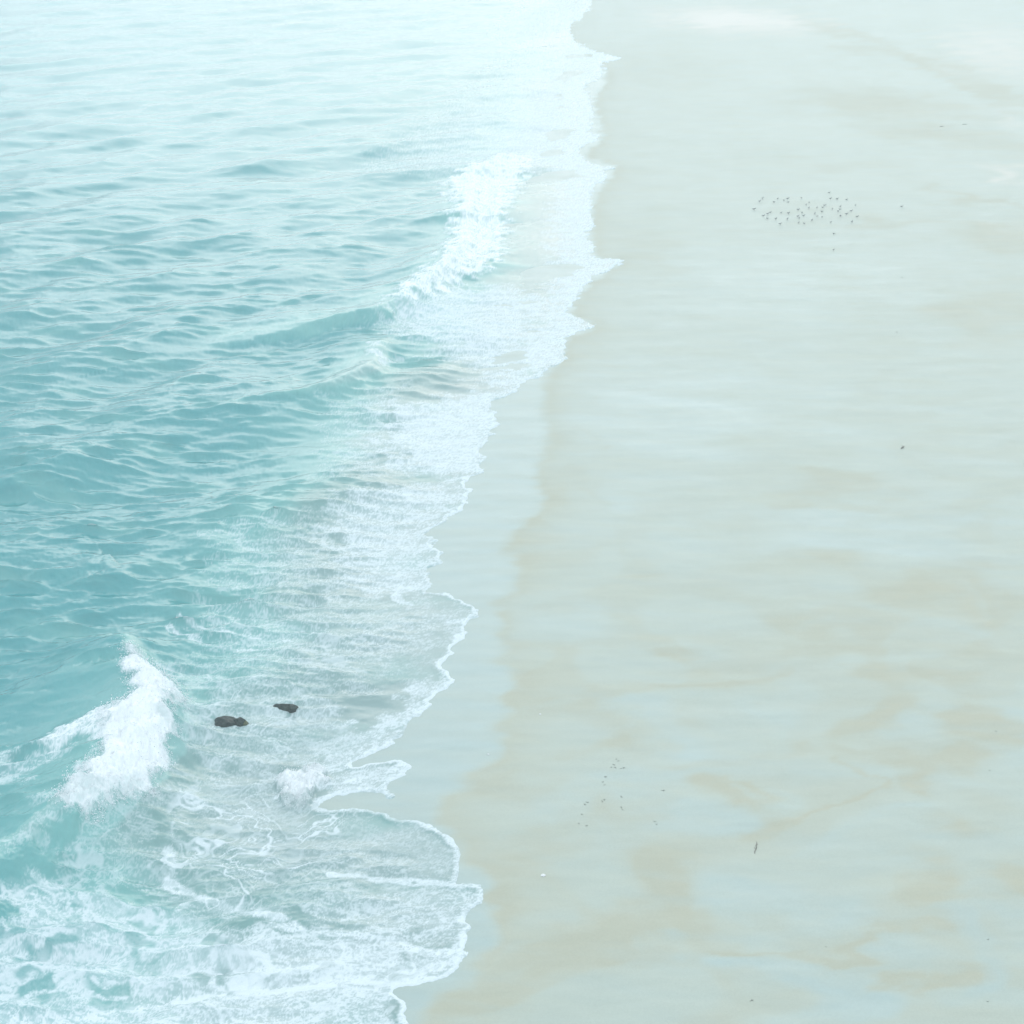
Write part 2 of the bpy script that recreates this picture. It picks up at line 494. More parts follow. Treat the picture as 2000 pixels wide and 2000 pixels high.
# flow of the water, as seen on the surface
FLOW = [(150, 1050, .1), (600, 1000, -.05), (800, 850, .02), (800, 1050, -.05), (750, 1200, -.25), (600, 1300, -.2), (800, 1350, -.3), (700, 1420, -.35),
 (450, 1330, .05), (500, 1450, .2), (450, 1560, -.3), (600, 1650, -.2), (800, 1640, -.05), (450, 1780, .25), (600, 1800, .15), (750, 1780, -.1), (850, 1750, -.05),
 (300, 1850, .05), (600, 1900, 0), (700, 1980, -.15), (1080, 450, -.25), (1060, 600, -.2), (900, 620, .25), (600, 720, -.3), (850, 700, .2), (200, 400, 0), (200, 1950, -.05),
 (120, 1450, -.15), (320, 1240, .25), (200, 1680, .1), (700, 200, 0), (1100, 200, 0)]
wx = np.zeros(X.shape)
wy = np.zeros(X.shape)
for (a, b, s) in FLOW:
    p, q = at(a, b), at(a + 40, b + 40 * s)
    v = (q - p) / np.linalg.norm(q - p)
    w = 1.0 / (((X - p[0]) ** 2 + (Y - p[1]) ** 2) / (p[1] / 80.0) ** 2 + 9.0) ** 1.6
    wx += w * v[0]
    wy += w * v[1]
wl = np.sqrt(wx * wx + wy * wy)
wx, wy = wx / wl, wy / wl
# wobble the flow a little
th = 0.35 * fbm(X, Y, 5.0, 0.8)
wx, wy = wx * np.cos(th) - wy * np.sin(th), wx * np.sin(th) + wy * np.cos(th)

def streaks(length, size, seed):
    acc = np.zeros(X.shape)
    n = 9
    for k in range(-n, n + 1):
        s = k / n * length
        cx = X + wx * s - wy * 0.25 * s * s / length * 0.3
        cy = Y + wy * s
        acc += sample(T_FINE, cx / size + seed, cy / size + seed * 0.37) * (1 - abs(k) / (n + 1.0))
    acc = acc / acc.std()
    return 1 / (1 + np.exp(-1.7 * acc))
ST1 = streaks(0.28, 36.0, 0.13)
ST2 = streaks(0.9, 90.0, 0.57)
u = X + 0.5 * fbm(X, Y, 1.6, 0.21)
v = Y + 0.6 * fbm(X, Y, 1.6, 0.66)
uu = u * wx + v * wy
vv = -u * wy + v * wx
# lacy foam cells; coordinates along and across the mean flow, drawn out along it
ang = math.radians(14)
ru, rv = u * math.cos(ang) + v * math.sin(ang), -u * math.sin(ang) + v * math.cos(ang)
W1 = worley(ru / 2.1, rv / 1.0, 5)
W2 = worley(ru / 0.75 + 40, rv / 0.42 + 40, 6)
lace = np.maximum(1 - sstep(0.0, 0.20, W1), 0.75 * (1 - sstep(0.0, 0.22, W2)))
FB = fbm(X, Y, 1.5, 0.91)
FB3 = fbm(X * 0.6, Y, 4.0, 0.05)

# ---- foam cover (share of the surface), region by region
wob = 0.5 * FB + 0.5 * fbm(X, Y, 3.5, 0.4)
D = np.zeros(X.shape)
def region(poly, blur, dens, z=0.0):
    P = np.array([at(*(p if len(p) == 3 else (p[0], p[1], z))) for p in poly])
    return dens * soft_poly(GX, GY, P, blur, wob * min(1.0, blur))
def add(v):
    global D
    D = np.maximum(D, v)
add(region([(760, 795), (960, 755), (985, 780), (985, 850), (960, 925), (880, 930), (760, 905), (740, 850)], 2.2, .80))
add(region([(700, 960), (900, 930), (930, 960), (850, 1020), (880, 1060), (870, 1100), (850, 1150), (760, 1160), (640, 1110), (640, 1010)], 2.4, .64))
add(region([(430, 1040), (700, 1020), (700, 1180), (450, 1160)], 3, .30))
add(region([(420, 1160), (720, 1150), (950, 1190), (900, 1250), (700, 1340), (380, 1330)], 3, .30))
add(region([(620, 1440), (760, 1380), (860, 1310), (900, 1330), (830, 1410), (760, 1450), (690, 1490), (600, 1500)], 1.0, .62))
add(region([(350, 1310), (560, 1340), (700, 1400), (640, 1480), (540, 1500), (360, 1480)], 1.6, .46))
add(region([(350, 1500), (560, 1500), (640, 1560), (500, 1620), (330, 1580)], 1.4, .40))
add(region([(330, 1590), (480, 1570), (900, 1590), (900, 1740), (700, 1760), (430, 1790), (330, 1700)], 1.2, .24))
add(region([(640, 1740), (930, 1725), (950, 1760), (920, 1860), (760, 1850), (560, 1810)], .9, .50))
add(region([(40, 1760), (90, 1745), (200, 1742), (330, 1760), (420, 1800), (700, 1830), (900, 1855), (905, 1890), (840, 1935), (780, 1950), (810, 2090), (-520, 2090), (-420, 1880), (-150, 1850), (10, 1820)], 0.7, .70))
add(region([(330, 1835), (700, 1850), (890, 1875), (880, 1905), (820, 1925), (400, 1930), (200, 1900)], .8, .82))
add(region([(640, 1480), (790, 1470), (800, 1500), (740, 1540), (620, 1540)], .6, .5))
add(region([(330, 1720), (460, 1740), (540, 1790), (420, 1800), (340, 1760)], .6, .5))
# far shore: milky run-up sheet and foam
add(region([(1000, 300), (1130, 300), (1200, 325), (1230, 500), (1160, 620), (1160, 650), (1110, 720), (960, 780), (960, 700), (1050, 620), (1090, 520), (1085, 420), (1100, 350)], 3.0, .74))
add(region([(770, 600), (870, 560), (1000, 560), (1080, 590), (1060, 660), (960, 730), (860, 690), (760, 640)], 3.2, .74))
add(region([(930, 300), (1000, 230), (1060, 120), (1130, 60), (1230, 60), (1230, 330), (1060, 330)], 8, .85))
add(region([(760, 330), (900, 220), (1050, 100), (1090, 60), (1130, 330), (900, 340)], 12, .36))
add(region([(985, 60), (1010, 35), (1040, 20), (1160, -60), (1160, 40), (1060, 75), (1000, 80)], 6, .9))
add(region([(660, 790), (780, 760), (780, 930), (640, 930)], 3, .3))
add(region([(405, 1425), (420, 1392), (490, 1392), (510, 1425), (470, 1440), (420, 1440)], .5, .5))
add(region([(515, 1392), (530, 1362), (590, 1362), (605, 1390), (560, 1400)], .5, .5))
# rim of each run-up tongue and older rims riding over one another
rimw = 0.10 + 0.0011 * Y
n_r = 0.5 + 0.5 * np.tanh(1.2 * fbm(X, Y, 7.0, 0.5) + .9)
add((1 - sstep(rimw * 0.7, rimw * 2.6, sd)) * (0.45 + 0.55 * n_r))
for (L, wd, ds) in [
    ([(640, 1705), (720, 1713), (800, 1722), (880, 1730), (920, 1733)], .16, .95),
    ([(520, 1815), (620, 1822), (760, 1836), (830, 1860), (895, 1862)], .17, .9),
    ([(330, 1935), (480, 1930), (600, 1922), (700, 1914), (775, 1921), (850, 1917)], .22, 1.0),
    ([(40, 1975), (200, 1950), (330, 1936)], .25, .9),
    ([(335, 1660), (342, 1690), (330, 1706), (345, 1720), (400, 1748), (470, 1778), (540, 1800)], .20, .95),
    ([(640, 1491), (700, 1480), (760, 1475)], .14, .9), ([(640, 1520), (720, 1508), (775, 1495), (792, 1484)], .15, .85),
    ([(540, 1540), (610, 1520), (690, 1528), (740, 1537), (765, 1549)], .12, .8),
    ([(330, 1220), (370, 1245), (430, 1262), (520, 1268)], .16, .6), ([(345, 1195), (380, 1220), (450, 1240), (560, 1250)], .14, .6),
    ([(640, 1375), (560, 1350), (500, 1348), (440, 1365)], .2, .6), ([(600, 1385), (640, 1410), (690, 1400)], .2, .6),
    ([(770, 1150), (780, 1165), (800, 1172)], .2, .8), ([(870, 1212), (905, 1210), (930, 1197)], .15, .7),
    ([(940, 1000), (1000, 1000)], .0001, 0)]:
    Lw = smooth_line(pts(L), 4)
    sel = (X > Lw[:, 0].min() - 2) & (X < Lw[:, 0].max() + 2) & (Y > Lw[:, 1].min() - 2) & (Y < Lw[:, 1].max() + 2)
    if sel.any():
        d, _, _ = line_dist(X[sel], Y[sel], Lw)
        d = np.abs(d + 0.10 * FB[sel])
        D[sel] = np.maximum(D[sel], ds * (1 - sstep(wd * 0.6, wd * 2.2, d)))

# ---- breakers
def crest(line, front, back, sel_pad=14.0):
    P = [at(*p) for p in line]
    hh = [p[2] for p in line]
    n = 5
    L = smooth_line(P, n)
    V = np.interp(np.arange(len(L)) / n, np.arange(len(hh)), hh)
    V[-1] = 0.0
    hgt = np.zeros(X.shape)
    dd = np.full(X.shape, 99.0)
    sel = (X > L[:, 0].min() - sel_pad) & (X < L[:, 0].max() + sel_pad) & (Y > L[:, 1].min() - sel_pad) & (Y < L[:, 1].max() + sel_pad)
    d, s, v = line_dist(X[sel], Y[sel], L, V)
    ds = d * s + 0.10 * FB[sel] * np.minimum(v, 1)
    f = np.where(ds > 0, np.exp(-(np.abs(ds) / front) ** 1.7), np.exp(-(np.abs(ds) / back) ** 1.45))
    hgt[sel] = v * f
    dd[sel] = ds
    return hgt, dd
K1 = [(250, 712, .15), (330, 690, .35), (414, 662, .6), (500, 640, 1.2), (580, 621, 1.6), (660, 603, 1.8), (725, 592, 1.85), (766, 574, 1.7), (849, 528, 1.4),
      (903, 466, 1.1), (915, 400, 1.0), (921, 352, .9), (940, 325, .7), (1000, 300, .3)]
K2 = [(430, 812, .1), (500, 790, .3), (580, 765, .8), (660, 738, 1.1), (715, 705, 1.25), (738, 680, 1.05), (745, 662, .3)]
K3 = [(40, 1135, .15), (110, 1115, .6), (170, 1100, .95), (205, 1096, 1.05), (240, 1105, .7), (300, 1080, .35), (380, 1050, .35), (440, 1040, .1)]
K4 = [(-190, 1800, 1.0), (-90, 1735, 1.25), (-10, 1662, 1.6), (50, 1612, 1.9), (104, 1570, 2.2), (165, 1535, 2.1), (222, 1480, 2.1), (264, 1425, 2.2), (284, 1375, 2.2),
      (279, 1325, 1.95), (260, 1285, 1.6), (240, 1256, 1.2), (195, 1240, .6), (130, 1225, .3), (60, 1215, .1)]
K5 = [(-40, 885, .1), (60, 850, .35), (200, 800, .45), (330, 770, .4), (450, 748, .1)]
h1, d1 = crest(K1, 1.6, 4.8)
h2, d2 = crest(K2, 1.35, 3.4)
h3, d3 = crest(K3, 1.3, 3.0)
h4, d4 = crest(K4, 2.0, 5.2, 20)
h5, d5 = crest(K5, 2.2, 4.5)

b4 = region([(242, 1262, 1.0), (259, 1278, 1.0), (276, 1304, .9), (311, 1327, .6), (335, 1356, .3), (356, 1381, .1), (340, 1393, .1), (334, 1420, .1), (341, 1443, 0), (343, 1474, 0),
             (334, 1501, 0), (330, 1530, 0), (305, 1546, 0), (303, 1563, 0), (272, 1578, 0), (240, 1588, .2), (222, 1606, .3), (192, 1622, .4), (165, 1626, .5), (150, 1632, .6),
             (120, 1620, 1.1), (102, 1602, 1.5), (98, 1582, 1.9), (135, 1548, 1.8), (165, 1508, 1.7), (190, 1468, 1.6), (200, 1425, 1.6), (222, 1382, 1.5), (246, 1340, 1.5), (246, 1296, 1.3)], .4, 1.0)
b4b = region([(250, 1360, 1.4), (217, 1377, 1.3), (176, 1404, 1.0), (128, 1426, .8), (72, 1447, .6), (52, 1461, .5), (60, 1475, .5), (130, 1470, .7), (190, 1470, 1), (150, 1530, 1.5), (130, 1552, 1.7),
              (230, 1480, 1.7), (250, 1420, 1.7)], .6, .92)
b4c = region([(0, 1488, .3), (52, 1470, .4), (110, 1465, .6), (150, 1480, .8), (120, 1510, .8), (40, 1540, .5), (-60, 1550, .2), (-60, 1500, .2)], .7, .44)
b1 = region([(872, 345, .8), (930, 318, .7), (1000, 298, .2), (1050, 310, 0), (1025, 345, 0), (1000, 385, 0), (985, 430, 0), (980, 480, 0), (955, 525, 0), (890, 560, 0), (840, 585, 0), (790, 600, .1),
             (764, 578, 1.1), (790, 556, 1.1), (838, 515, 1.1), (868, 485, 1.1), (880, 450, 1.0), (888, 400, .9)], 1.1, 1.0)
b2 = region([(722, 690, .6), (735, 672, .6), (752, 690, .4), (758, 712, .1), (735, 715, .3)], .7, .75)
b6 = region([(549, 1481), (574, 1496), (617, 1490), (648, 1505), (616, 1543), (600, 1556), (574, 1551), (541, 1546), (536, 1524), (553, 1503)], .35, .97)
add(region([(90, 1625), (200, 1600), (340, 1555), (345, 1690), (230, 1745), (120, 1735)], 1.0, .27))
D = np.maximum.reduce([D, b4, b4b, b4c, b1 * (0.8 + 0.1 * FB), b2, b6])
# streaks lifted along the peak close by and a glint of foam on the crest lines
pk = np.exp(-((d4 - 0.35) / 0.5) ** 2) * sstep(.6, 1.8, h4) * .34
D = np.maximum(D, pk)
D = np.clip(D, 0, 1) * (sd > -0.5)

ISO = 1 / (1 + np.exp(-1.7 * sample(T_FINE, X / 44.0, Y / 44.0)))
pat = 0.24 * ST1 + 0.19 * ST2 + 0.12 * ISO + 0.45 * np.clip(lace * 0.9 + 0.12 * FB + 0.1, 0, 1)
patn = (pat - pat.mean()) / pat.std()
pat = 1 / (1 + np.exp(-1.6 * patn))
thr = 1 - D
sof = 1.2 + 0.7 * sstep(150, 300, R)
foam = sstep(thr - 0.42 * sof, thr + 0.55 * sof, pat * 0.94 + 0.03 + 0.05 * FB3)
foam = foam * sstep(0.02, 0.12, D)
foam = np.maximum(foam, sstep(.85, 1.0, D) * .95)
foam = np.where(D < .85, 0.68 * foam + 0.32 * np.clip(D * 1.05, 0, 1) * sstep(0.05, 0.3, D), foam)
# foam left as thin milk between the streaks
foam = np.maximum(foam, 0.45 * D * sstep(.15, .7, D))

# connected lace: thin threads between open cells, and holes torn in the thick sheet close by
U_ = X + 0.22 * fbm(X, Y, 0.9, 0.44, T_SOFT) + 0.7 * fbm(X, Y, 3.0, 0.12, T_SOFT)
V_ = Y + 0.22 * fbm(X, Y, 0.9, 0.77, T_SOFT) + 0.7 * fbm(X, Y, 3.0, 0.52, T_SOFT)
LU, LV = U_ * math.cos(ang) + V_ * math.sin(ang), -U_ * math.sin(ang) + V_ * math.cos(ang)
W3 = worley(LU / 2.5, LV / 1.15, 15)
W4 = worley(LU / 1.0 + 9, LV / 0.5 + 9, 16)
brk = sstep(-0.9, 0.5, fbm(X, Y, 2.0, 0.29, T_SOFT))
thread = np.maximum((1 - sstep(0.02, 0.15, W3)) * (0.45 + 0.55 * brk), 0.55 * (1 - sstep(0.02, 0.17, W4)) * brk)
lm = np.maximum.reduce([region([(340, 1540), (560, 1520), (700, 1580), (640, 1680), (520, 1790), (400, 1800), (330, 1700)], 1.5, .8),
                        region([(350, 1300), (620, 1340), (680, 1420), (560, 1500), (350, 1480)], 1.5, .62),
                        region([(100, 1620), (340, 1570), (340, 1760), (120, 1750)], 1.2, .5),
                        region([(640, 1600), (880, 1620), (890, 1720), (640, 1780)], 1.2, .35)])
foam = np.maximum(foam * (1 - 0.6 * lm * (1 - thread)), lm * thread * 1.1)
hole = sstep(0.22, 0.5, W3) * brk
hm_ = region([(30, 1770), (100, 1745), (330, 1760), (430, 1810), (480, 1900), (330, 1925), (0, 1960), (-200, 1960), (-200, 1850)], .8, .75)
hm_ = np.maximum(hm_, region([(430, 1850), (800, 1865), (860, 1890), (700, 1905), (430, 1915)], .6, .35))
foam = foam * (1 - hm_ * hole)

# ---- surface
wdir = math.radians(20)
A = ocean_tile(512, 118.0, 2.2, 26.0, 2.4, math.radians(-55), .25, 21)
B = ocean_tile(512, 37.0, 0.5, 3.6, 2.2, math.radians(-82), .16, 22)
C = ocean_tile(512, 9.7, 0.14, 0.8, 2.1, math.radians(-80), .3, 23)
def samp3(T, L, ox):
    return [sample(t_, X / L + ox, Y / L + ox * 0.6) for t_ in T]
calm = sstep(0.5, 13.0, sd)
calm2 = sstep(0.0, 5.0, sd)
slick = 1 - 0.8 * region([(-40, 1330, .8), (150, 1290, .9), (250, 1280, 1.1), (262, 1350, 1.5), (200, 1400, 1.3), (100, 1450, .8), (-40, 1480, .4)], 1.5, 1.0)
slick *= 1 - 0.6 * region([(500, 800), (760, 780), (760, 880), (600, 930), (460, 880)], 4, 1.0)
slick *= 1 - 0.85 * region([(960, 360), (1110, 330), (1115, 500), (1060, 600), (930, 560), (985, 440)], 3, 1.0)
hA, xA, yA = samp3(A, 118.0, 0.12)
hB, xB, yB = [sample(t_, 0.62 * X / 37.0 + 0.31, Y / 37.0 + 0.19) for t_ in B]
hC, xC, yC = samp3(C, 9.7, 0.73)
gA = 0.16 * (1 - 0.65 * sstep(130, 380, R)) * calm * (0.5 + 0.5 * slick)
face = np.clip(sstep(.15, .7, h1 + h2 + h3) , 0, 1)
gB = (0.33 + 0.09 * (1 - sstep(95, 170, R))) * (1 - 0.55 * face) * (0.25 + 0.75 * calm) * calm2 * slick * (1 - 0.80 * sstep(85, 280, R)) * np.clip(0.9 + 0.35 * FB3, .4, 1.5)
gC = 0.15 * (0.35 + 0.65 * calm) * calm2 * slick * (1 - sstep(110, 260, R))
amp_swell = 0.16 * sstep(8, 40, sd)
kdir = np.array([19.5, -17.5]) / math.hypot(19.5, 17.5)
phase = (X * kdir[0] + Y * kdir[1]) / 17.0 * 2 * math.pi + 0.9 * fbm(X, Y, 40, 0.3)
Z0 = sand_z(X, Y)
w = sstep(0, 9.0, sd)
base = (1 - w) * (Z0 + 0.035) + w * np.maximum(0.0, Z0 + 0.05)
base = np.where(sd < 0, Z0 + 0.03 + 0.6 * sd, base)
lip = 0.03 * np.exp(-((sd - 0.25) / 0.25) ** 2) * near
Zs = base + lip + amp_swell * np.sin(phase) + gA * hA + gB * hB + gC * hC + h1 + h2 + h3 + h4 + h5
ch = -0.8
X2 = X + ch * (gA * xA + gB * xB + gC * xC)
Y2 = Y + ch * (gA * yA + gB * yB + gC * yC)
# churned white water: billows
bil = np.abs(fbm(X, Y, 0.45, 0.37)) * 0.5 + 0.8 * np.abs(fbm(X, Y, 1.1, 0.83, T_SOFT)) + .35
churn = np.maximum(b4, .6 * b4b)
Zs += churn * (0.15 * bil - 0.08 + 0.02 * fbm(X, Y, .2, .19)) + b1 * (0.09 * bil) + b6 * (0.08 + 0.2 * bil)
Zs += 0.02 * foam * (1 - churn) * calm2 * near
# forward lean of the crests (towards the shore)
lean = 0.35 * np.clip(h4 / 2.0, 0, 1) ** 2 + 0.3 * np.clip(h1 / 1.2, 0, 1) ** 2
X2 = X2 + lean
deep = sstep(0.4, 13.5, sd + 0.8 * FB3) * 0.97
deep = np.maximum(deep, sstep(.1, .6, h1 + h4))
deep = np.maximum(deep * (1 - 0.5 * region([(480, 1590), (860, 1600), (890, 1720), (640, 1790), (470, 1770), (420, 1690)], 2.0, 1.0)), 0.72)
sed = 1 - sstep(1.0, 24.0, sd + 2.0 * FB3)
sed = np.maximum(sed, .85 * sstep(.15, .8, h4) * (d4 > -0.3) * sstep(-3, 1, -np.abs(d4)))
sed = np.clip(sed + 0.35 * sstep(.2, .9, h1 + h2) + 0.12 * FB3, 0, 1)
sea = grid_mesh('sea', X2, Y2, Zs, keep, M_SEA, {'foam': foam, 'thick': np.clip(np.maximum.reduce([b4, b1, b6, 0.5 * b4b]), 0, 1), 'deep': deep, 'sediment': sed})
sea['kind'] = 'structure'
sea['label'] = 'pale turquoise sea with breaking waves and foam'

def sea_height(x, y):
    """height of the built water surface at a place"""
    i = np.argmin((X2 - x) ** 2 + (Y2 - y) ** 2)
    return float(Zs.ravel()[i])

# ------------------------------------------------------------------ small mesh helper
class MB:
    def __init__(self):
        self.v, self.f, self.m = [], [], []
    def add(self, vs_, fs, mi=0):
        b = len(self.v)
        self.v += [tuple(p) for p in vs_]
        self.f += [tuple(b + i for i in q) for q in fs]
        self.m += [mi] * len(fs)
    def tube(self, path, radii, n=8, mi=0, flat=1.0):
        rings = []
        b = len(self.v)
        P = [np.array(p, float) for p in path]
        for i, p in enumerate(P):
            d = P[min(i + 1, len(P) - 1)] - P[max(i - 1, 0)]
            d = d / (np.linalg.norm(d) + 1e-9)
            s = np.cross(d, (0, 0, 1))
            if np.linalg.norm(s) < 1e-3:
                s = np.array([1.0, 0, 0])
            s /= np.linalg.norm(s)
            u_ = np.cross(s, d)
            for k in range(n):
                a = 2 * math.pi * k / n
                self.v.append(tuple(p + radii[i] * (math.cos(a) * s + flat * math.sin(a) * u_)))
        for i in range(len(P) - 1):
            for k in range(n):
                k2 = (k + 1) % n
                self.f.append((b + i * n + k, b + i * n + k2, b + (i + 1) * n + k2, b + (i + 1) * n + k))
                self.m.append(mi)
        self.f.append(tuple(b + k for k in range(n))[::-1])
        self.f.append(tuple(b + (len(P) - 1) * n + k for k in range(n)))
        self.m += [mi, mi]
    def build(self, name, mats, link=True, smooth=True):
        me = bpy.data.meshes.new(name)
        me.from_pydata(self.v, [], self.f)
        for m_ in mats:
            me.materials.append(m_)
        for p, mi in zip(me.polygons, self.m):
            p.material_index = mi
            p.use_smooth = smooth
        me.update()
        ob = bpy.data.objects.new(name, me)
        if link:
            COL.objects.link(ob)
        return ob

def simple_mat(name, c1, c2, scale, rough=0.6):
    m, t_, o_ = new_mat(name)
    tc = node(t_, 'ShaderNodeTexCoord')
    n_ = noise_n(t_, tc.outputs['Object'], scale, 4, 0.6)
    cr = node(t_, 'ShaderNodeMapRange')
    cr.inputs['From Min'].default_value = 0.38
    cr.inputs['From Max'].default_value = 0.62
    t_.links.new(n_, cr.inputs['Value'])
    p_ = node(t_, 'ShaderNodeBsdfPrincipled')
    t_.links.new(mixc(t_, cr.outputs[0], c1, c2), p_.inputs['Base Color'])
    p_.inputs['Roughness'].default_value = rough
    b_ = node(t_, 'ShaderNodeBump')
    b_.inputs['Strength'].default_value = 0.6
    b_.inputs['Distance'].default_value = 0.03
    t_.links.new(n_, b_.inputs['Height'])
    t_.links.new(b_.outputs[0], p_.inputs['Normal'])
    t_.links.new(p_.outputs[0], o_.inputs['Surface'])
    return m

def tag(o, label, cat, group=None):
    o['label'] = label
    o['category'] = cat
    if group:
        o['group'] = group
    return o

# ------------------------------------------------------------------ two dark rocks awash
M_ROCK = simple_mat('wet_rock', (0.003, 0.011, 0.010), (0.012, 0.028, 0.023), 2.2, 0.5)
for n_ in M_ROCK.node_tree.nodes:
    if n_.type == 'BSDF_PRINCIPLED':
        n_.inputs['Specular IOR Level'].default_value = 0.2
M_WEED = simple_mat('rock_weed', (0.03, 0.045, 0.012), (0.09, 0.10, 0.03), 5.0, 0.5)
import bmesh
def rock(name, lumps, seed, cx, cy, rz, label):
    g = np.random.default_rng(seed)
    ob0 = None
    x, y = at(cx, cy, 0.1)
    zw = sea_height(x, y)
    root = bpy.data.objects.new(name, None)
    COL.objects.link(root)
    root.location = (x, y, zw)
    root.rotation_euler = (0, 0, rz)
    for k, (lx, ly, lz, sx, sy, sz, m_, nm) in enumerate(lumps):
        bm = bmesh.new()
        bmesh.ops.create_icosphere(bm, subdivisions=4, radius=1.0)
        fr = g.normal(size=(16, 3))
        fr /= np.linalg.norm(fr, axis=1)[:, None]
        off = 0.52 + 0.42 * g.random(16)
        for v_ in bm.verts:
            d = np.array(v_.co)
            r = 1.0
            for f_, o_ in zip(fr, off):           # chip flat faces off the boulder
                c_ = d @ f_
                if c_ > 0.05:
                    r = min(r, o_ / c_)
            r *= 1 + 0.035 * math.sin(9 * d[0] + seed) * math.sin(8 * d[1] + 2) + 0.03 * math.sin(17 * d[2] + 13 * d[0])
            v_.co = (lx + sx * r * d[0], ly + sy * r * d[1], lz + sz * r * d[2])
        me = bpy.data.meshes.new(nm)
        bm.to_mesh(me)
        bm.free()
        me.materials.append(m_)
        for p in me.polygons:
            p.use_smooth = False
        o = bpy.data.objects.new(nm, me)
        COL.objects.link(o)
        o.parent = root
    return tag(root, label, 'rock')
rock('rock', [(-.32, 0, .0, .92, .7, .56, M_ROCK, 'boulder'), (.50, -.05, -.02, .66, .52, .42, M_ROCK, 'shoulder'), (.78, -.12, .05, .24, .26, .26, M_WEED, 'weed_tuft')], 3, 452, 1412, .12,
     'larger dark wet rock with olive weed on its right end, nearer the big breaker')
rock('rock', [(0, 0, -.10, .9, .5, .36, M_ROCK, 'boulder'), (.45, -.1, -.14, .45, .42, .33, M_ROCK, 'shoulder'), (-.62, .1, -.16, .42, .3, .27, M_ROCK, 'low_ledge')], 8, 556, 1377, -.1,
     'flatter dark rock almost awash, further from the big breaker')

# ------------------------------------------------------------------ birds resting on the sand
M_BIRD = simple_mat('bird_grey', (0.15, 0.165, 0.16), (0.24, 0.25, 0.24), 6.0, 0.7)
M_BLIGHT = simple_mat('bird_pale', (0.30, 0.32, 0.32), (0.45, 0.46, 0.45), 6.0, 0.7)
M_BILL = simple_mat('bird_bill', (0.10, 0.06, 0.03), (0.16, 0.10, 0.04), 9.0, 0.5)
def make_bird():
    b = MB()
    # body from tail to crown, one continuous tube
    path = [(-.30, 0, .20), (-.24, 0, .205), (-.14, 0, .205), (-.02, 0, .20), (.09, 0, .215), (.15, 0, .255), (.175, 0, .30), (.20, 0, .325), (.235, 0, .325), (.255, 0, .32)]
    rad = [.012, .035, .072, .092, .080, .055, .042, .047, .034, .012]
    b.tube(path, rad, 10, 0)
    body = b.build('body', [M_BIRD])
    parts = []
    for s in (-1, 1):
        w = MB()
        w.tube([(.10, .070 * s, .225), (.0, .095 * s, .225), (-.14, .080 * s, .220), (-.28, .035 * s, .222), (-.37, .012 * s, .225)], [.02, .035, .034, .02, .004], 6, 0, 1.5)
        parts.append(w.build('wing', [M_BIRD]))
        l = MB()
        l.tube([(.0, .035 * s, .13), (-.01, .035 * s, .06), (.005, .035 * s, .0)], [.011, .008, .008], 5)
        l.tube([(-.01, .035 * s, .004), (.05, .035 * s, .004)], [.010, .018], 5, 0, .25)
        parts.append(l.build('leg', [M_BILL]))
    bl = MB()
    bl.tube([(.25, 0, .32), (.29, 0, .315), (.315, 0, .305)], [.014, .010, .003], 6)
    parts.append(bl.build('bill', [M_BILL]))
    root = bpy.data.objects.new('bird', None)
    COL.objects.link(root)
    for p in [body] + parts:
        p.parent = root
    return root
def on_sand(px, py):
    z = 0.0
    for _ in range(6):
        p = at(px, py, z)
        z = float(sand_z(p[0], p[1]) + 0.05 * fbm(p[0], p[1], 22, 0.3) * sstep(0, 12, p[0] - shore_x(p[1])) + 0.012 * fbm(p[0] * 0.3, p[1], 2.2, 0.7))
    return p[0], p[1], z
def copy_tree(o, parent=None):
    c_ = o.copy()
    COL.objects.link(c_)
    c_.parent = parent
    for k in list(o.children):
        copy_tree(k, c_)
    return c_
BIRDS = [(405, 208), (432, 180), (352, 283), (575, 180), (538, 216), (632, 198), (670, 183), (673, 215), (798, 175), (870, 217), (842, 240), (868, 271), (768, 287), (945, 265),
 (997, 265), (1018, 246), (1060, 125), (1073, 181), (1135, 187), (1225, 190), (1308, 243), (1165, 257), (1160, 283), (1143, 303), (1090, 280), (1268, 300), (1225, 328), (1165, 347),
 (1325, 352), (1275, 403), (1077, 404), (1102, 513), (1102, 665), (1745, 257), (990, 305), (925, 322), (947, 347), (993, 355), (898, 386), (803, 315), (820, 342), (765, 350),
 (778, 366), (772, 407), (823, 417), (667, 374), (608, 313), (677, 320), (598, 422), (557, 373), (505, 312), (480, 326), (440, 345), (475, 370)]
SPECIAL = {(1745, 257): 'lone dark bird standing apart on the sand to the right of the flock',
 (1102, 513): 'dark bird just below the flock, nearer of the pair under it to the flock',
 (1102, 665): 'small dark bird farthest below the flock on bare sand',
 (352, 283): 'leftmost bird of the resting flock, nearest the water',
 (1060, 125): 'bird at the very top of the flock, farthest up the beach',
 (1325, 352): 'bird at the right end of the flock, low down',
 (598, 422): 'lowest bird at the left side of the flock'}
bird0 = make_bird()
ONES = ['', 'first', 'second', 'third', 'fourth', 'fifth', 'sixth', 'seventh', 'eighth', 'ninth', 'tenth', 'eleventh', 'twelfth', 'thirteenth', 'fourteenth', 'fifteenth',
        'sixteenth', 'seventeenth', 'eighteenth', 'nineteenth']
def nth(k):
    if k < 20:
        return ONES[k]
    tens = {2: 'twent', 3: 'thirt', 4: 'fort', 5: 'fift'}[k // 10]
    return tens + 'ieth' if k % 10 == 0 else tens + 'y-' + ONES[k % 10]
flock = sorted(p for p in BIRDS if p not in ((1745, 257), (1102, 513), (1102, 665)))
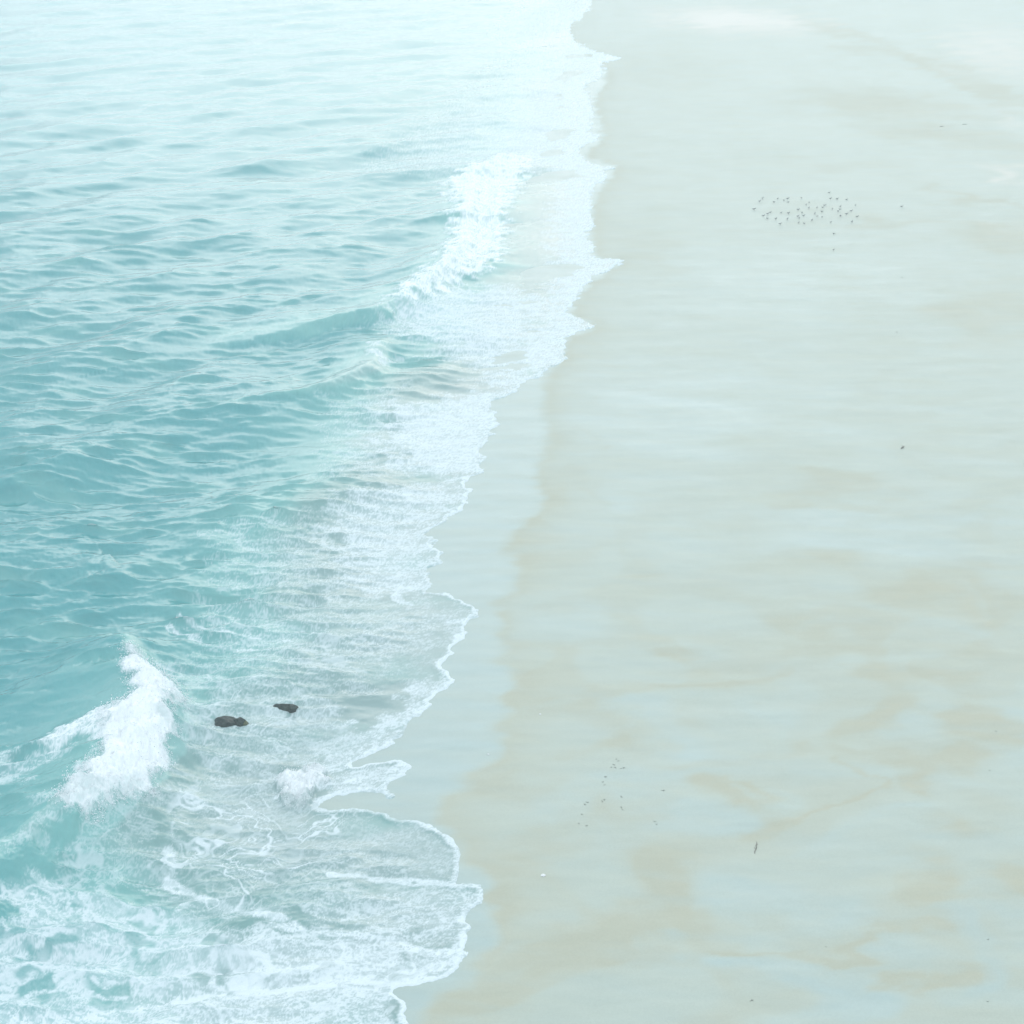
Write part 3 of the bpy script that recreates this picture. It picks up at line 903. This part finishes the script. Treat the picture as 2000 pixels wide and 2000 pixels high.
for i, (bx, by) in enumerate(BIRDS):
    r = bird0 if i == 0 else copy_tree(bird0)
    x, y, z = on_sand(1400 + bx / 4.83, 350 + by / 4.83 + 2)
    r.location = (x, y, z)
    r.rotation_euler = (0, 0, math.radians(38 + random.uniform(-28, 28)) + (math.pi if random.random() < .25 else 0))
    s = random.uniform(.62, .92)
    r.scale = (s, s, s)
    tag(r, SPECIAL.get((bx, by)) or 'small dark bird resting on wet sand, %s from the left in the flock' % nth(flock.index((bx, by)) + 1), 'bird', 'flock of birds resting on the beach')

# ------------------------------------------------------------------ driftwood, twig, shells, weed scraps
M_WOOD = simple_mat('driftwood', (0.14, 0.14, 0.12), (0.24, 0.22, 0.18), 8.0, 0.8)
M_SHELL = simple_mat('shell_white', (0.75, 0.78, 0.80), (0.88, 0.88, 0.87), 20.0, 0.4)
M_KELP = simple_mat('dry_kelp', (0.12, 0.135, 0.115), (0.20, 0.21, 0.17), 10.0, 0.6)
b = MB()
b.tube([(-.30, 0, .05), (-.12, .02, .06), (.08, -.01, .06), (.24, .03, .055), (.33, .02, .06)], [.035, .055, .05, .045, .02], 8)
b.tube([(.08, 0, .07), (.13, .08, .12), (.16, .16, .14)], [.03, .022, .008], 6)
dw = b.build('driftwood', [M_WOOD])
x, y, z = on_sand(1763, 875)
dw.location = (x, y, z)
dw.rotation_euler = (0, 0, math.radians(52))
tag(dw, 'short grey driftwood log alone on the pale sand right of centre', 'driftwood')
b = MB()
b.tube([(-.62, 0, .012), (-.42, .03, .02), (-.22, 0, .018), (-.05, -.02, .02), (.15, .03, .022), (.34, .0, .02), (.52, .04, .012)], [.018, .026, .024, .024, .022, .018, .006], 6)
b.tube([(-.2, 0, .02), (-.12, .07, .04), (-.06, .12, .05)], [.014, .01, .004], 5)
b.tube([(.15, .03, .02), (.20, -.04, .04), (.26, -.08, .045)], [.012, .009, .004], 5)
tw = b.build('twig', [M_WOOD])
x, y, z = on_sand(1477, 1655)
tw.location = (x, y, z)
tw.rotation_euler = (0, 0, math.radians(76))
tag(tw, 'thin forked grey twig lying up the slope on the lower sand', 'twig')
b = MB()
b.tube([(-.22, 0, .008), (-.1, .02, .012), (.05, -.01, .012), (.2, .03, .008)], [.008, .014, .012, .004], 6)
for (px, py, rz, sc, lab) in [(1840, 247, 40, 2.6, 'dark drift stick on olive sand at the upper right, left of two'), (1885, 243, 5, 2.2, 'dark drift stick on olive sand at the upper right, right of two')]:
    o = b.build('drift_stick', [M_WOOD])
    x, y, z = on_sand(px, py)
    o.location = (x, y, z)
    o.scale = (sc, sc, sc)
    o.rotation_euler = (0, 0, math.radians(rz))
    tag(o, lab, 'stick')
# ribbed shells
def shell_mesh():
    b = MB()
    n, rN = 22, 5
    vs_ = [(0, -.5, .02)]
    for j in range(1, rN + 1):
        for k in range(n + 1):
            a = math.radians(-68 + 136 * k / n)
            r_ = j / rN
            rr = r_ * (1 + (.04 if k % 2 else 0) * r_)
            vs_.append((math.sin(a) * rr * .62, -.5 + math.cos(a) * rr, .02 + .20 * math.sin(min(1, r_ * 1.02) * math.pi * .94) * math.cos(a) + (.02 if k % 2 else 0)))
    fs = [(0, 1 + k + 1, 1 + k) for k in range(n)]
    for j in range(rN - 1):
        for k in range(n):
            q = 1 + j * (n + 1) + k
            fs.append((q, q + 1, q + n + 2, q + n + 1))
    b.add(vs_, fs)
    return b
sm = shell_mesh()
for (px, py, sc, lab) in [(1061, 1710, .24, 'largest white shell on bare tan sand beside the lower foam tongues'), (1055, 1395, .14, 'tiny white shell dot on damp sand right of the run-up line'),
                          (954, 1473, .13, 'tiny white shell right at the edge of the wet film')]:
    o = sm.build('shell', [M_SHELL])
    x, y, z = on_sand(px, py)
    o.location = (x, y, z)
    o.scale = (sc, sc, sc)
    o.rotation_euler = (0, 0, math.radians(15))
    tag(o, lab, 'shell', 'white shells on the sand')
# scraps of weed (crinkled strands) in loose clusters
def scrap_mesh(seed):
    g = random.Random(seed)
    b = MB()
    for k in range(4):
        a = g.uniform(0, 6.28)
        p = np.array([0, 0, .012])
        path, rad = [tuple(p)], [.016]
        for j in range(4):
            a += g.uniform(-.7, .7)
            p = p + np.array([math.cos(a) * .035, math.sin(a) * .035, g.uniform(-.003, .006)])
            path.append(tuple(p))
            rad.append(.017 - .003 * j)
        b.tube(path, rad, 5, 0, .6)
    return b
SCR = [(1205, 1483), (1207, 1486), (1199, 1494), (1193, 1499), (1203, 1499), (1212, 1501), (1218, 1500), (1184, 1518), (1178, 1528), (1180, 1533), (1295, 1544), (1213, 1557), (1179, 1562),
       (1177, 1565), (1147, 1567), (1142, 1572), (1215, 1577), (1216, 1582), (1136, 1591), (1130, 1609), (1145, 1612), (1279, 1605), (1283, 1610), (1946, 1428), (1932, 1504), (1931, 1835), (1468, 1954),
       (1930, 1957), (1613, 1850), (1422, 98), (1762, 542), (1753, 649)]
protos = [scrap_mesh(s).build('weed_scrap', [M_KELP], link=False) for s in range(4)]
SL = {(1946, 1428): 'dark weed scrap near the right edge beside ochre sand', (1932, 1504): 'faint weed scrap near the right edge below the ochre patch', (1931, 1835): 'lone weed scrap at the lower right edge, above another',
      (1468, 1954): 'weed scrap at the bottom of the beach, near the pale sheet', (1930, 1957): 'weed scrap in the lowest right corner of the beach', (1613, 1850): 'weed scrap between the two brown streaks low on the beach',
      (1422, 98): 'single dark weed scrap far up the beach above the flock', (1762, 542): 'single dark weed scrap right of and below the flock', (1753, 649): 'single dark weed scrap far above the driftwood',
      (1295, 1544): 'lone weed scrap right of the clustered scraps'}
cluster = sorted(p for p in SCR if p not in SL)
for i, p in enumerate(SCR):
    o = bpy.data.objects.new('weed_scrap', protos[i % 4].data)
    COL.objects.link(o)
    x, y, z = on_sand(*p)
    o.location = (x, y, z)
    s = random.uniform(.5, .85) * (1.9 if p[1] < 700 else 1.0)
    o.scale = (s, s, s)
    o.rotation_euler = (0, 0, random.uniform(0, 6.28))
    tag(o, SL.get(p) or 'small dark weed scrap, %s from the left in the cluster on the lower beach' % nth(cluster.index(p) + 1), 'seaweed', 'scraps of weed scattered on the sand')
for o in protos:
    bpy.data.objects.remove(o)

# ------------------------------------------------------------------ spray thrown off the breakers
M_SPRAY, t, out = new_mat('spray_white')
d_ = node(t, 'ShaderNodeBsdfDiffuse')
tc = node(t, 'ShaderNodeNewGeometry')
t.links.new(mixc(t, noise_n(t, tc.outputs['Position'], 3.0), (0.74, 0.80, 0.83), (0.84, 0.88, 0.9)), d_.inputs['Color'])
t.links.new(d_.outputs[0], out.inputs['Surface'])
tet = np.array([(1, 1, 1), (1, -1, -1), (-1, 1, -1), (-1, -1, 1)], float) / math.sqrt(3)
octa = np.array([(1, 0, 0), (-1, 0, 0), (0, 1, 0), (0, -1, 0), (0, 0, 1), (0, 0, -1)], float)
octf = np.array([(0, 2, 4), (2, 1, 4), (1, 3, 4), (3, 0, 4), (2, 0, 5), (1, 2, 5), (3, 1, 5), (0, 3, 5)])
def spray(name, mask, n, rmin, rmax, lift, spread, label):
    w_ = mask.ravel().copy()
    w_ *= (GY.ravel() / 100.0) ** 2            # even over the ground although the sheet is finer close by
    w_ /= w_.sum()
    ids = rng.choice(w_.size, n, p=w_)
    P = np.stack([X2.ravel()[ids], Y2.ravel()[ids], Zs.ravel()[ids]], -1)
    P[:, :2] += rng.normal(size=(n, 2)) * spread
    P[:, 2] += np.abs(rng.normal(size=n)) * lift * rng.random(n)
    r_ = rmin + (rmax - rmin) * rng.random(n) ** 3
    V = (P[:, None, :] + octa[None] * r_[:, None, None] * (0.7 + .6 * rng.random((n, 6, 1)))).reshape(-1, 3)
    Fc = (octf[None] + (np.arange(n) * 6)[:, None, None]).reshape(-1, 3)
    me = bpy.data.meshes.new(name)
    me.from_pydata(V.tolist(), [], Fc.tolist())
    for p in me.polygons:
        p.use_smooth = True
    me.materials.append(M_SPRAY)
    o = bpy.data.objects.new(name, me)
    COL.objects.link(o)
    o['kind'] = 'stuff'
    o['label'] = label
    return o
edge4 = 4 * b4 * (1 - b4) + 0.12 * b4
spray('sea_spray', edge4, 9000, .008, .05, .30, .16, 'white spray and droplets thrown off the near breaker')
spray('sea_spray', 4 * b1 * (1 - b1) + .2 * b1, 3500, .012, .05, .5, .35, 'white spray along the far breaker')
spray('sea_spray', b6, 1500, .006, .035, .30, .12, 'white splash between the near breaker and the sand')

# ------------------------------------------------------------------ sea haze
if HAZE > 0:
    hm, t, out = new_mat('sea_haze')
    pv = node(t, 'ShaderNodeVolumePrincipled')
    pv.inputs['Color'].default_value = (0.90, 0.98, 1.0, 1)
    pv.inputs['Density'].default_value = HAZE
    pv.inputs['Anisotropy'].default_value = 0.0
    t.links.new(pv.outputs[0], out.inputs['Volume'])
    zmin = min(float(Z.min()) if False else -400.0, -400.0)
    S = 9000.0
    lo, hi = (-S, -200.0, -320.0), (S, S, H + 14.0)
    me = bpy.data.meshes.new('haze')
    vv_ = [(x, y, z) for z in (lo[2], hi[2]) for y in (lo[1], hi[1]) for x in (lo[0], hi[0])]
    me.from_pydata(vv_, [], [(0, 2, 3, 1), (4, 5, 7, 6), (0, 1, 5, 4), (2, 6, 7, 3), (0, 4, 6, 2), (1, 3, 7, 5)])
    me.materials.append(hm)
    hz = bpy.data.objects.new('haze', me)
    COL.objects.link(hz)
    hz['kind'] = 'stuff'
    hz['label'] = 'pale sea haze over the whole bay'
